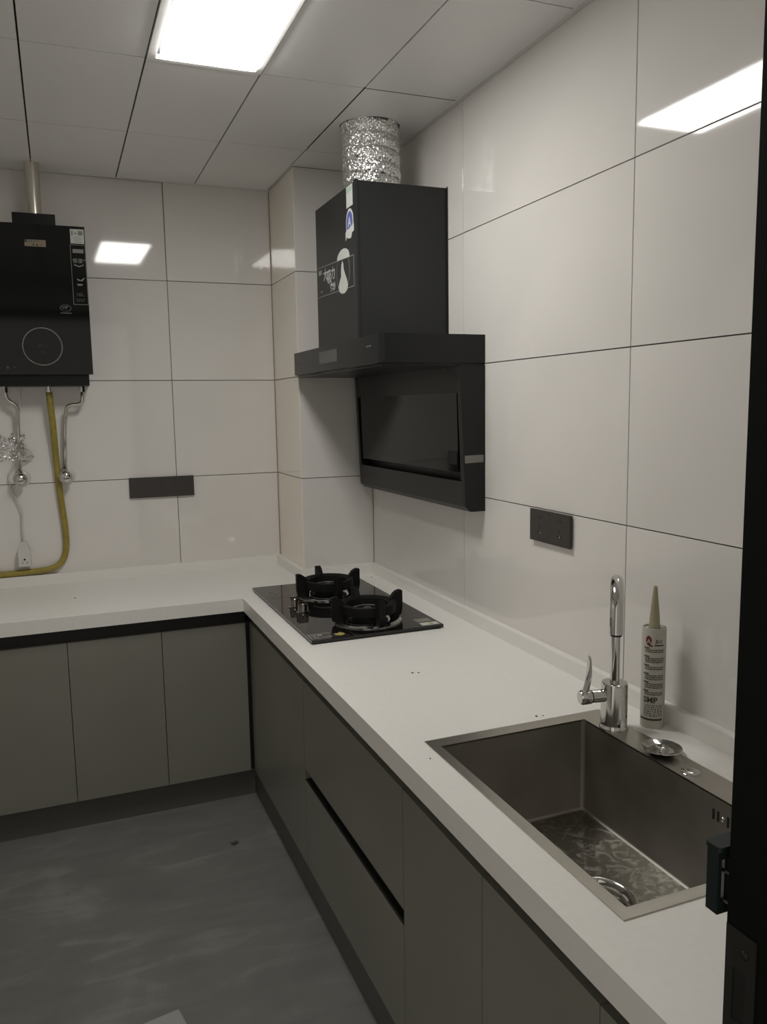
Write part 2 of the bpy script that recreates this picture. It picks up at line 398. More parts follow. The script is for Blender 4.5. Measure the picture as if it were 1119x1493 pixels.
upst('upstand', [(-CA - .0005, -TB), (-CA - .0005, -CB - TB), (-CA - TB, -CB - TB), (-CA - TB, -TB)])
upst('upstand', [(-CA, -CB - .0005), (-CA, -CB - TB), (-TB, -CB - TB), (-TB, -CB - .0005)])
upst('upstand', [(-.0005, -CB - .001), (-.0005, YW), (-TB, YW), (-TB, -CB - .001)])

# crumbs lying on the worktop
bm = bmesh.new()
for (x, y, r) in ((-1.17, -.33, .0035), (-.38, -1.62, .0035), (-.365, -1.625, .0028), (-.05, -.47, .003), (-.555, -2.1, .002), (-.25, -2.0, .003), (-.235, -2.003, .002)):
    bmesh.ops.create_icosphere(bm, subdivisions=1, radius=r, matrix=Matrix.Translation((x, y, HC + r * .3)) @ Matrix.Diagonal((1, 1.3, .4, 1)))
o = obj('crumbs', bm, 'inkgreen'); tag(o, 'tiny dark crumbs scattered on the white worktop', 'crumbs'); o['kind'] = 'stuff'

# ------------------------------------------------------------ cabinets
FX = -.580  # front plane of the right run;   back run front plane y = FX too
DT = .018
ZB, ZT = .112, .686
def carcass_y(t, y0, y1, xf=FX + .02):   # units of the right run, open-topped box of boards
    d = .001
    return obj('carcass', B((xf, -.03, y0 + d, y0 + .016, ZB, HC - .048), (xf, -.03, y1 - .016, y1 - d, ZB, HC - .048), (xf, -.03, y0 + .016, y1 - .016, ZB, ZB + .016), (-.045, -.03, y0 + .016, y1 - .016, ZB + .016, HC - .048)), 'carcass', t)
def chan_y(t, y0, y1, z0, z1): return obj('grip_channel', B((FX + .018, FX + .03, y0, y1, z0, z1), (FX + .002, FX + .018, y0, y1, z1 - .003, z1)), 'channel', t)
def unit_y(label, y0, y1, gaps, drawers=False):
    t = thing('base_cabinet', label, 'cabinet', (-.3, (y0 + y1) / 2, ZB))
    carcass_y(t, y0, y1); chan_y(t, y0 + .001, y1 - .001, ZT - .005, HC - .049)
    ys = [y0] + gaps + [y1]
    g = .0012
    if drawers:
        obj('drawer_front', B(FX, FX + DT, y0 + g, y1 - g, .418, ZT), 'cab', t, bevel=.001)
        obj('drawer_front', B(FX, FX + DT, y0 + g, y1 - g, ZB, .380), 'cab', t, bevel=.001)
        obj('grip_lip', B(FX + .0008, FX + DT, y0 + g, y1 - g, .380, .385), 'channel', t)
        chan_y(t, y0 + .002, y1 - .002, .376, .424)
    else:
        for a, b_ in zip(ys, ys[1:]): obj('door', B(FX, FX + DT, a + g, b_ - g, ZB, ZT), 'cab', t, bevel=.001)
    return t
unit_y('taupe base cabinet under the gas hob, nearest the corner', -1.285, -.585, [])
unit_y('taupe drawer cabinet with two wide drawers and black grip gap', -2.016, -1.285, [], True)
unit_y('taupe double-door base cabinet under the sink', -2.670, -2.016, [-2.353])
unit_y('narrow taupe base cabinet end unit beside the door frame', YW, -2.670, [])
def unit_x(label, x0, x1, gaps):
    t = thing('base_cabinet', label, 'cabinet', ((x0 + x1) / 2, -.3, ZB)); d = .001
    obj('carcass', B((x0 + d, x0 + .016, FX + .02, -.03, ZB, HC - .048), (x1 - .016, x1 - d, FX + .02, -.03, ZB, HC - .048), (x0 + .016, x1 - .016, FX + .02, -.03, ZB, ZB + .016), (x0 + .016, x1 - .016, -.045, -.03, ZB + .016, HC - .048)), 'carcass', t)
    obj('grip_channel', B((x0, x1, FX + .018, FX + .03, ZT - .01, HC - .049), (x0, x1, FX + .002, FX + .018, HC - .052, HC - .049)), 'channel', t)
    xs = [x0] + gaps + [x1]
    for a, b_ in zip(xs, xs[1:]): obj('door', B(a + .0012, b_ - .0012, FX, FX + DT, ZB, ZT - .004), 'cab', t, bevel=.001)
unit_x('taupe double-door base cabinet on the back wall, next to the inner corner', -1.206, -.592, [-.894])
unit_x('taupe base cabinet on the back wall at the left photo edge, under the water heater', -1.818, -1.206, [-1.515])
o = obj('corner_filler', B((-.5905, -.583, FX + .012, FX + .03, ZB, ZT), (-.583, FX + .012, FX + .006, FX + .03, ZB, ZT)), 'channel'); tag(o, 'dark narrow filler strip in the inner corner of the cabinets', 'filler strip')
pl = obj('plinth', B(XL, -.5695, -.5444, -.528, 0, ZB - .001), 'plinth'); tag(pl, 'grey plinth board under the back wall cabinets', 'plinth')
pl = obj('plinth', B(-.5685, -.553, YW, -.5444, 0, ZB - .001), 'plinth'); tag(pl, 'dark grey plinth board under the sink and drawer cabinets', 'plinth')

# ------------------------------------------------------------ sink
sk = thing('kitchen_sink', 'rectangular stainless steel sink sunk into the white worktop', 'sink', (-.33, -2.34, HC - .2))
BW = (-.512, -.167, -2.634, -2.060)  # bowl
rim = slab([SK[0], BW[0], BW[1], SK[1]], [SK[2], BW[2], BW[3], SK[3]], lambda x, y: not (BW[0] < x < BW[1] and BW[2] < y < BW[3]), HC - .001, HC + .0022)
obj('rim', rim, 'rim', sk, bevel=.0008, seg=2)
ZS = .577
def bowlring(z, ins, rad, n=6):
    x0, x1, y0, y1 = BW[0] + ins, BW[1] - ins, BW[2] + ins, BW[3] - ins
    out = []
    for (cx, cy, a0) in ((x1 - rad, y1 - rad, 0), (x0 + rad, y1 - rad, 90), (x0 + rad, y0 + rad, 180), (x1 - rad, y0 + rad, 270)):
        for k in range(n + 1):
            a = math.radians(a0 + 90 * k / n); out.append((cx + rad * math.cos(a), cy + rad * math.sin(a), z))
    return out
def bowlmesh(rings):
    bm = bmesh.new(); R = [[bm.verts.new(p) for p in r] for r in rings]
    for p, q in zip(R, R[1:]):
        for k in range(len(p)): bm.faces.new((p[k], p[(k + 1) % len(p)], q[(k + 1) % len(p)], q[k]))
    return bm, R
bm, R = bowlmesh([bowlring(HC + .001, 0, .010), bowlring(ZS + .006, 0, .010), bowlring(ZS + .002, .002, .010), bowlring(ZS + .0008, .006, .010)])
so = obj('bowl_wall', bm, 'steel', sk, smooth=.9)
DC = Vector((-.335, -2.345, ZS)); DR = .066
bm = bmesh.new(); n = 64
outer = bowlring(ZS, .009, .010, 6); 
def edgept(a):
    dx, dy = math.cos(a), math.sin(a); x0, x1, y0, y1 = BW[0] + .006, BW[1] - .006, BW[2] + .006, BW[3] - .006
    tx = ((x1 if dx > 0 else x0) - DC.x) / dx if abs(dx) > 1e-6 else 9; ty = ((y1 if dy > 0 else y0) - DC.y) / dy if abs(dy) > 1e-6 else 9
    t = min(tx, ty); return (DC.x + dx * t, DC.y + dy * t, ZS + .0008)
angs = sorted([2 * PI * k / n for k in range(n)] + [math.atan2(y - DC.y, x - DC.x) % (2 * PI) for x in (BW[0] + .006, BW[1] - .006) for y in (BW[2] + .006, BW[3] - .006)])
L = [(bm.verts.new((DC.x + DR * math.cos(a), DC.y + DR * math.sin(a), ZS)), bm.verts.new(edgept(a))) for a in angs]
for k in range(len(L)): p, q = L[k], L[(k + 1) % len(L)]; bm.faces.new((p[0], p[1], q[1], q[0]))
obj('bowl_floor', bm, 'sinkfloor', sk, smooth=.9)
obj('drain_ring', lathe([(.067, .0003), (.066, .0035), (.062, .0045), (.057, .002), (.054, -.006), (.050, -.007), (.048, -.004), (.045, -.006), (.043, -.022), (.036, -.026), (.034, -.040), (.0, -.041)], DC, n=64), 'chrome', sk, smooth=.9)
obj('drain_opening', lathe([(.031, -.0385), (.0, -.0385)], DC, n=32), 'hole', sk)
for k, y in enumerate((-2.436, -2.447, -2.469, -2.480)):
    o = obj('overflow_slot', prism([(BW[1] - .0006, y + .0024 * a, .748 + .010 * b_) for a, b_ in [(math.cos(t) , math.sin(t) * .25 + (.75 if math.sin(t) > 0 else -.75)) for t in [2 * PI * (i + .5) / 12 for i in range(12)]]], (.0005, 0, 0)), 'hole', sk)
obj('overflow_screw', lathe([(0, .003), (.003, .0026), (.0048, .001), (.0048, 0)], (BW[1] - .0002, -2.458, .748), (-1, 0, 0), 16), 'chrome', sk, smooth=True)

# strainer cover and button on the sink deck
o = obj('strainer_cover', lathe([(0, .0005), (.020, .0005), (.026, .004), (.037, .0095), (.039, .0105), (.038, .0118), (.027, .0075), (.019, .0055), (.013, .0060), (.0115, .0125), (.008, .0140), (0, .0145)], (-.1315, -2.262, HC + .0022), n=48), 'chrome', smooth=.8)
tag(o, 'round chrome drain strainer cover lying on the sink deck beside the tap', 'strainer')
o = obj('drain_button', lathe([(0, 0), (.0175, 0), (.0175, .0015), (.015, .0035), (.008, .005), (0, .0054)], (-.143, -2.352, HC + .0022), n=40), 'chrome', smooth=.8)
tag(o, 'small flat chrome button on the sink deck nearest the door frame', 'button')

# ------------------------------------------------------------ tap
FC = Vector((-.1375, -2.122, HC + .0022))
fa = thing('kitchen_tap', 'tall chrome gooseneck kitchen tap with side lever', 'tap', FC)
obj('tap_body', lathe([(0, 0), (.0305, 0), (.0305, .004), (.0285, .007), (.0275, .010), (.0275, .094), (.0265, .099), (.022, .1005), (.014, .1005), (0, .1005)], FC, n=48), 'chrome', fa, smooth=.6)
d = Vector((-.61, -.79, 0)).normalized(); RR = .066
nk = [FC + Vector((0, 0, .10)), FC + Vector((0, 0, .18)), FC + Vector((0, 0, .262))]
c = FC + d * RR + Vector((0, 0, .262))
arc = [c + (-d) * RR * math.cos(a) + Vector((0, 0, RR * math.sin(a))) for a in [PI * k / 20 for k in range(1, 21)]]
pth = nk + arc
obj('neck', tube(nk + arc[:7], .0098, 20), 'chrome', fa, smooth=.9)
obj('spout', tube(arc[6:] + [arc[-1] - Vector((0, 0, .010)), arc[-1] - Vector((0, 0, .022))], .0128, 24), 'chrome', fa, smooth=.9)
obj('aerator', cyl(arc[-1] - Vector((0, 0, .026)), arc[-1] - Vector((0, 0, .0219)), .0108, 24), 'black', fa, smooth=.6)
hz = FC + Vector((0, 0, .072)); hd = Vector((-.98, .18, 0)).normalized()
obj('lever_socket', cyl(hz + hd * .022, hz + hd * .052, .0135, 28), 'chrome', fa, smooth=.6)
obj('lever_seal', cyl(hz + hd * .052, hz + hd * .0545, .0125, 28), 'black', fa, smooth=.6)
obj('lever_knob', lathe([(0, .0545), (.0145, .0545), (.0155, .057), (.0155, .074), (.013, .078), (0, .079)], hz, hd, 28), 'chrome', fa, smooth=.6)
bm = bmesh.new(); side = Vector((-hd.y, hd.x, 0)); rings = []
for t in range(13):
    s = t / 12; cc = hz + hd * (.067 + .002 * s - .004 * math.sin(PI * s)) + Vector((0, 0, .010 + .078 * s)) + side * 0
    wd = .0085 + .002 * math.sin(PI * s * .9); th = .0045 * (1 - s) + .0022
    if s > .95: wd *= .55
    rings.append([bm.verts.new(cc + side * wd * math.cos(a) + hd * th * math.sin(a)) for a in [2 * PI * k / 12 for k in range(12)]])
for p, q in zip(rings, rings[1:]):
    for k in range(12): bm.faces.new((p[k], q[k], q[(k + 1) % 12], p[(k + 1) % 12]))
bm.faces.new(rings[0]); bm.faces.new(rings[-1][::-1])
for v in bm.verts: v.co += hd * ((v.co.z - hz.z) * -.12)
obj('lever', bm, 'chrome', fa, smooth=.9)

# ------------------------------------------------------------ sealant cartridge
TC = Vector((-.0525, -2.140, HC))
tu = thing('sealant_cartridge', 'white sealant cartridge with cream nozzle and printed label behind the tap', 'sealant tube', TC)
obj('tube_body', lathe([(0, .001), (.0230, .001), (.0230, 0), (.0245, 0), (.0245, .213), (.0238, .2155), (.0220, .2155), (.0213, .212), (.012, .212), (0, .212)], TC, n=48), 'tube', tu, smooth=.6)
obj('nozzle', lathe([(0, .2115), (.0122, .2115), (.0122, .216), (.0112, .219), (.0100, .238), (.0070, .270), (.0042, .298), (.0032, .302), (.0020, .302), (0, .300)], TC, n=24), 'nozzle', tu, smooth=.7)
viewa = math.atan2(-1.32, -1.12)   # side of the tube that faces the room
def wrap(bm, r=.0247):
    for v in bm.verts:
        a = viewa + v.co.x / .0245; rr = r + v.co.z * 0
        v.co = (TC.x + rr * math.cos(a), TC.y + rr * math.sin(a), TC.z + v.co.y)
    return bm
def stripgrid(x0, x1, y0, y1, bm=None, n=None):
    bm = bm or bmesh.new(); n = n or max(1, int((x1 - x0) / .002)); A = []
    for k in range(n + 1):
        x = x0 + (x1 - x0) * k / n; A.append((bm.verts.new((x, y0, 0)), bm.verts.new((x, y1, 0))))
    for p, q in zip(A, A[1:]): bm.faces.new((p[0], q[0], q[1], p[1]))
    return bm
def subtext(s, size, x, y, sp=1, bold=0):
    return textbm(s, size, (x, y, 0), (1, 0, 0), (0, 1, 0), 0, sp, bold)
lab = bmesh.new(); rnd = random.Random(3)
for (ytop, rows) in ((.176, 3), (.158, 4), (.139, 3), (.121, 4), (.103, 4), (.084, 3)):
    for r_i in range(rows):
        y = ytop - r_i * .0040; x = -.018 if r_i else -.021
        end = .022 if r_i else x + .012
        if r_i == 0: stripgrid(x, end, y - .0030, y, lab); continue
        while x < end:
            L_ = rnd.uniform(.002, .006); stripgrid(x, min(x + L_, end), y - .0024, y, lab, 3); x += L_ + rnd.uniform(.0006, .0012)
for r_i in range(6):
    x = -.018
    while x < .02:
        L_ = rnd.uniform(.001, .005); stripgrid(x, min(x + L_, .021), .050 - r_i * .0045, .0525 - r_i * .0045, lab, 3); x += L_ + rnd.uniform(.001, .003)
obj('label_print', wrap(lab), 'inkgreen', tu)
big = subtext('SMP', .017, -.020, .057, 1.0, .0006); merge(big, subtext('JS-2', .0095, .003, .1865, .95, .0003)); 
stripgrid(.001, .021, .1795, .1825, big)
stripgrid(-.0425, -.0405, .025, .165, big, 1); stripgrid(-.0425, -.0405, .178, .200, big, 1)
obj('label_lettering', wrap(big), 'ink', tu)
bm = bmesh.new(); c0 = bm.verts.new((-.011, .190, 0)); E_ = [bm.verts.new((-.011 + a, .190 + b_, 0)) for a, b_ in ell(.0065, .0105, 20)]
for k in range(20): bm.faces.new((c0, E_[k], E_[(k + 1) % 20]))
stripgrid(-.010, -.002, .178, .1815, bm, 3)
obj('label_emblem', wrap(bm, .02475), 'red', tu)
bm = subtext('A', .014, -.0155, .184, 1, .0002)
obj('label_emblem_letter', wrap(bm, .0248), 'tube', tu)
obj('label_band', wrap(stripgrid(-.030, .022, .018, .0225)), 'ink', tu)

# ------------------------------------------------------------ gas hob
GB = (-.545, -.121, -1.273, -.505)
HT = HC + .013
hb = thing('gas_hob', 'black glass two-burner gas hob set on the white worktop', 'hob', (-.333, -.889, HC))
bm = B(GB[0] , GB[1], GB[2], GB[3], HT - .009, HT)
obj('glass_top', bm, 'hobglass', hb, bevel=.0012)
obj('hob_tray', B(GB[0] + .006, GB[1] - .006, GB[2] + .006, GB[3] - .006, HC, HT - .009), 'black', hb)
def burner(cx, cy):
    c = Vector((cx, cy, HT))
    obj('drip_ring', lathe([(.108, 0), (.108, .003), (.100, .009), (.088, .011), (.074, .006), (.066, .003), (.066, 0)], c, n=56), 'chrome', hb, smooth=.9)
    bo = obj('burner_head', lathe([(0, 0), (.064, 0), (.064, .004), (.052, .006), (.050, .030), (.053, .034), (.050, .039), (.037, .041), (.035, .030), (.0, .030)], c, n=48), 'iron', hb, smooth=.6)
    obj('brass_ring', lathe([(.0505, .0302), (.0545, .0305), (.0545, .0345), (.050, .0400), (.038, .0415), (.0365, .0385)], c, n=48), 'steel', bo, smooth=.6)
    obj('inner_burner', lathe([(0, .030), (.017, .030), (.017, .038), (.013, .042), (0, .0435)], c, n=24), 'steel', bo, smooth=.6)
    for k in range(10):
        a = 2 * PI * k / 10 + .2; obj('flame_port', cyl(c + Vector((.0545 * math.cos(a), .0545 * math.sin(a), .036)), c + Vector((.056 * math.cos(a), .056 * math.sin(a), .0385)), .0022, 8), 'chrome', bo)
    tv = obj('pan_support', lathe([(.066, .032), (.084, .030), (.091, .032), (.091, .059), (.088, .062), (.078, .061), (.068, .056), (.066, .032)], c, n=56), 'iron', hb, smooth=.6)
    for k in range(4):
        a = PI / 2 * k + math.radians(2); u = Vector((math.cos(a), math.sin(a), 0)); t = Vector((-u.y, u.x, 0))
        prof = [(.076, .001), (.1, .001), (.115, .010), (.119, .030), (.119, .086), (.112, .088), (.100, .085), (.090, .078), (.083, .068), (.072, .060), (.072, .040)]
        obj('prong', prism([c + u * r + Vector((0, 0, z)) - t * .009 for r, z in prof], t * .018), 'iron', tv, bevel=.0022, seg=2)
burner(-.318, -1.130); burner(-.322, -.745)
for (x, y) in ((-.479, -.862), (-.474, -.942)):
    k = obj('control_knob', lathe([(0, 0), (.023, 0), (.023, .003), (.019, .005), (.0185, .006), (.0175, .030), (.016, .032), (.0, .0315)], (x, y, HT), n=40), 'darkchrome', hb, smooth=.6)
    obj('knob_grip', B(x - .0165, x + .0165, y - .0035, y + .0035, HT + .031, HT + .036), 'darkchrome', k, bevel=.001)
Z = (0, 0, 1)
# warning sticker near left corner
O = (-.5, -1.262, HT + .0001); X = (1, 0, 0); Y = (0, 1, 0)
st = obj('warning_sticker', merge(annulus((-.472, -1.235, HT), X, Y, Z, .010, .012, .0003), plate_pts(O, X, Y, Z, rectpts(-.04, .075, 0, .0015), .0003)), 'labelgrey', hb)
b2 = plate_pts(O, X, Y, Z, rectpts(-.04, -.0385, 0, .05), .0003); merge(b2, plate_pts(O, X, Y, Z, rectpts(-.04, .03, .0485, .05), .0003))
merge(b2, textbm('注意', .018, (-.534, -1.235, HT), X, Y, .0003, 1)); merge(b2, textbm('高温 小心烫伤', .0095, (-.534, -1.255, HT), X, Y, .0003, 1))
obj('sticker_print', b2, 'label', st)
obj('sticker_flame', plate_pts((-.448, -1.238, HT), X, Y, Z, [(-.016, -.008), (0, -.017), (.016, -.008), (.014, .006), (.004, .018), (-.002, .008), (-.012, .010)], .0005), 'yellow', st)
# energy label near right corner
st = obj('energy_label', plate_pts((-.186, -1.262, HT), X, Y, Z, [(0, 0), (.058, 0), (.058, .030), (0, .030)], .0003), 'label', hb)
b2 = plate_pts((-.186, -1.262, HT), X, Y, Z, [(0, .040), (.052, .040), (.052, .078), (0, .078)], .0003)
obj('label_strip', b2, 'labelgrey', st)
obj('label_mark', merge(plate_pts((-.158, -1.258, HT + .0003), X, Y, Z, rectpts(0, .012, 0, .02), .0002), plate_pts((-.178, -1.214, HT + .0003), X, Y, Z, rectpts(0, .03, 0, .003), .0002)), 'yellow', st)
# control print at the far left corner
b2 = textbm('大 火', .016, (-.522, -.66, HT), X, Y, .0002, 1); merge(b2, textbm('OFF', .012, (-.51, -.62, HT), X, Y, .0002)); merge(b2, plate_pts((-.53, -.72, HT), X, Y, Z, rectpts(0, .06, 0, .0015), .0003)); merge(b2, plate_pts((-.525, -.70, HT), X, Y, Z, rectpts(0, .08, 0, .0015), .0003))
obj('control_print', b2, 'labeldim', hb)

# ------------------------------------------------------------ cooker hood
YN, YF = -1.319, -.412
hd_ = thing('cooker_hood', 'black cooker hood with slanted suction panel and tall duct box on the right wall', 'cooker hood', (0, -.866, 1.14))
XF = -.333
# canopy: thin box with rounded near and far vertical corners
def rr(x0, y0, y1, rad, n=6):
    pts = [(0, y0)]
    for k in range(n + 1):
        a = math.radians(270 - 90 * k / n); pts.append((x0 + rad + rad * math.cos(a), y0 + rad + rad * math.sin(a)))
    for k in range(n + 1):
        a = math.radians(180 - 90 * k / n); pts.append((x0 + rad + rad * math.cos(a), y1 - rad + rad * math.sin(a)))
    pts.append((0, y1)); return pts
obj('canopy', prism([(x, y, 1.587) for x, y in rr(XF, YN, YF, .016)], (0, 0, .082)), 'black', hd_, smooth=.5)
obj('canopy_rim', prism([(x, y, 1.578) for x, y in rr(XF + .010, YN + .006, YF - .006, .014)], (0, 0, .009)), 'black', hd_, smooth=.5)
# control strip details on the canopy front
O = (XF, 0, 0); U = (0, -1, 0); V = (0, 0, 1); N = (-1, 0, 0)
ds = obj('display', plate_pts(O, U, V, N, rectpts(.745, .935, 1.612, 1.652), .0008), 'labeldim', hd_)
obj('touch_mark', plate_pts(O, U, V, N, rectpts(1.205, 1.245, 1.636, 1.640), .0006), 'labeldim', hd_)
lo = obj('logo_mark', plate_pts(O, U, V, N, rectpts(.440, .520, 1.640, 1.642), .0004), 'labeldim', hd_)
b2 = bmesh.new()
for k, wdt in enumerate((.010, .008, .010, .009, .008)): merge(b2, plate_pts(O, U, V, N, rectpts(.445 + .0145 * k, .445 + .0145 * k + wdt, 1.618, 1.634), .0004))
obj('logo_print', b2, 'labeldim', lo)
for a, b_ in ((-.52, -.70), (-1.02, -1.29)): obj('edge_trim', B(XF - .0006, XF + .002, b_, a, 1.5845, 1.5868), 'strike', hd_)
# lower body: side profile (x, z)
prof = [(-.086, 1.580), (-.083, 1.545), (-.0675, 1.160), (-.050, 1.144), (0, 1.144), (0, 1.580)]
def side(y0, y1): return prism([(x, y0, z) for x, z in prof], (0, y1 - y0, 0))
obj('side_panel', side(YN, YN + .022), 'black', hd_, bevel=.0015)
obj('side_panel', side(YF - .022, YF), 'black', hd_, bevel=.0015)
inner = [(-.080, 1.580), (-.078, 1.535), (-.078, 1.52), (-.030, 1.50), (-.030, 1.29), (-.028, 1.215), (-.030, 1.15), (0, 1.15), (0, 1.580)]
obj('back_box', prism([(x, YN + .022, z) for x, z in inner], (0, (YF - .022) - (YN + .022), 0)), 'duct', hd_)
def xs(z): return -.083 + (1.545 - z) / (1.545 - 1.160) * .0155
tp = [(xs(1.545), 1.545), (-.084, 1.578), (-.078, 1.578), (xs(1.500) + .004, 1.500), (xs(1.500), 1.500)]
obj('front_frame', prism([(x + .0005, YN + .022, z) for x, z in tp], (0, YF - YN - .044, 0)), 'black', hd_)
gz0, gz1 = 1.262, 1.512
obj('suction_panel', prism([(xs(gz1) + .006, YN + .040, gz1), (xs(gz0) + .002, YN + .040, gz0), (xs(gz0) + .008, YN + .040, gz0), (xs(gz1) + .012, YN + .040, gz1)], (0, YF - YN - .080, 0)), 'blackglass', hd_, bevel=.001)
obj('suction_panel_mount', B(-.066, -.030, -.95, -.78, 1.30, 1.48), 'black', hd_)
tray = [(xs(1.235), 1.235), (-.0675, 1.160), (-.050, 1.144), (-.030, 1.144), (-.030, 1.152), (-.048, 1.152), (-.062, 1.165), (xs(1.235) + .008, 1.235)]
obj('oil_tray', prism([(x + .0003, YN + .022, z) for x, z in tray], (0, YF - YN - .044, 0)), 'duct', hd_)
obj('suction_panel_label', B(xs(1.30) - .0005, xs(1.30) + .0055, YN + .042, YN + .105, 1.285, 1.325), 'hole', hd_)
O = (0, YN, 0); 
sl = obj('side_sticker', prism([(-.068, YN, 1.291), (-.006, YN, 1.293), (-.006, YN, 1.315), (-.069, YN, 1.314)], (0, -.0004, 0)), 'labelgrey', hd_)
# duct box
DYN, DYF = -1.073, -.660
dk = obj('duct_box', B((-.307, 0, DYN, DYF, 1.669, 2.143)), 'duct', hd_, bevel=.002)
obj('duct_edge', B(-.310, -.302, DYN - .003, DYN + .016, 1.669, 2.146), 'duct', dk, bevel=.001)
obj('duct_edge', B(-.003, 0, DYN - .006, DYN, 1.669, 2.146), 'duct', dk, bevel=.001)
obj('duct_collar', lathe([(.093, 0), (.093, .022), (.088, .022), (.088, 0)], (-.178, -.87, 2.143), n=48), 'duct', dk, smooth=.6)
o = obj('fixing_lug', B(-.086, -.080, -.905, -.870, 2.143, 2.172), 'duct', dk)
# stickers on the duct front (faces the room, reading towards the camera)
O = (-.307, 0, 0)
obj('energy_label', plate_pts(O, U, V, N, rectpts(.985, 1.042, 2.078, 2.141), .0004), 'label', dk)
obj('energy_label_head', plate_pts((-.3074, 0, 0), U, V, N, rectpts(.985, 1.042, 2.122, 2.136), .0003), 'labelgreen', dk)
bd = obj('award_badge', plate_pts(O, U, V, N, [(.980, 2.010)] + [(1.012 + .033 * math.cos(a), 2.035 + .038 * math.sin(a)) for a in [PI - PI * k / 14 for k in range(15)]] + [(1.045, 2.010)], .0005), 'label', dk)
obj('badge_face', plate_pts((-.3075, 0, 0), U, V, N, [(.985, 2.014)] + [(1.012 + .027 * math.cos(a), 2.033 + .032 * math.sin(a)) for a in [PI - PI * k / 14 for k in range(15)]] + [(1.040, 2.014)], .0004), 'labelblue', bd)
obj('badge_letter', textbm('A', .040, (-.3079, -.998, 2.020), U, V, .0003, 1, .001), 'label', bd)
obj('badge_ribbon', plate_pts((-.3078, 0, 0), U, V, N, [(.974, 1.982), (.988, 1.992), (1.0, 1.985), (1.025, 1.983), (1.035, 1.998), (1.052, 2.000), (1.052, 2.022), (.974, 2.008)], .0004), 'label', bd)
zt = lambda u: 1.947 - (u - .661) * .042
zb = lambda u: 1.848 - (u - .661) * .026
b2 = bmesh.new()
merge(b2, plate_pts(O, U, V, N, [(.661, zt(.661) - .003), (1.044, zt(1.044) - .003), (1.044, zt(1.044)), (.661, zt(.661))], .0004))
merge(b2, plate_pts(O, U, V, N, [(.661, zb(.661) - .003), (1.044, zb(1.044) - .003), (1.044, zb(1.044)), (.661, zb(.661))], .0004))
merge(b2, plate_pts(O, U, V, N, rectpts(.661, .663, zb(.661), zt(.661)), .0004)); merge(b2, plate_pts(O, U, V, N, rectpts(1.041, 1.044, zb(1.044), zt(1.044)), .0004))
ps = obj('promotion_sticker', b2, 'labelgrey', dk)
X_ = -.307
b2 = textbm('大', .042, (X_, -.735, 1.897), U, V, .0005, 1, .0008); merge(b2, textbm('吸', .050, (X_, -.772, 1.882), U, V, .0005, 1, .0008)); merge(b2, textbm('力', .042, (X_, -.818, 1.890), U, V, .0005, 1, .0008)); merge(b2, textbm('爆炒', .028, (X_, -.806, 1.852), U, V, .0005, 1, .0008))
merge(b2, textbm('强劲', .017, (X_, -.683, 1.920), U, V, .0005, 1, .0003)); merge(b2, textbm('18m³', .011, (X_, -.70, 1.858), U, V, .0005))
obj('sticker_lettering', b2, 'label', ps)
obj('sticker_outline', annulus((-.3072, -.940, 1.892), U, V, N, .062, .0645, .0004, 48, 1.0), 'labelgrey', ps)
obj('sticker_cap', plate_pts((-.3074, 0, 0), U, V, N, [(.886, zt(.886) - .002)] + [(.944 + .060 * math.cos(a), 1.9345 + .030 * math.sin(a)) for a in [PI - PI * k / 16 for k in range(1, 16)]] + [(1.005, zt(1.005) - .002)], .0004), 'label', ps)
obj('sticker_flame', plate_pts((-.3075, 0, 0), U, V, N, [(.936, 1.929), (.944, 1.918), (.948, 1.900), (.962, 1.882), (.976, 1.865), (.986, 1.848), (.978, 1.834), (.955, 1.826), (.925, 1.827), (.902, 1.836), (.894, 1.852), (.906, 1.868), (.922, 1.882), (.922, 1.900), (.926, 1.918)], .0004), 'label', ps)

# silver flexible exhaust hose above the hood
hx = thing('exhaust_hose', 'wide crinkled silver foil hose from hood up into the ceiling', 'exhaust hose', (-.178, -.87, 2.144))
bm = bmesh.new(); nz_, na = 150, 260; z0, z1 = 2.146, 2.384; rows = []
for i in range(nz_ + 1):
    s = i / nz_; z = z0 + (z1 - z0) * s; row = []
    for k in range(na):
        a = 2 * PI * k / na; ph = s * 5.4 * 2 * PI + a
        r = .0925 + .0060 * (abs(math.sin(ph / 2)) ** .55 - .5)
        ca, sa = math.cos(a), math.sin(a)
        r += .0020 * noise.noise(Vector((ca * 9, sa * 9, z * 90))) + .0022 * noise.noise(Vector((ca * 22, sa * 22, z * 160))) + .0012 * noise.noise(Vector((ca * 45, sa * 45, z * 60)))
        bend = -.006 * s
        row.append(bm.verts.new((-.174 + bend + r * math.cos(a), -.87 + r * math.sin(a), z)))
    rows.append(row)
for p, q in zip(rows, rows[1:]):
    for k in range(na): bm.faces.new((p[k], p[(k + 1) % na], q[(k + 1) % na], q[k]))
obj('foil_sleeve', bm, 'foil', hx)
obj('hose_clamp', lathe([(.0975, .002), (.0985, .002), (.0985, .006), (.0975, .006)], (-.174, -.87, 2.146), n=48), 'steelpipe', hx)

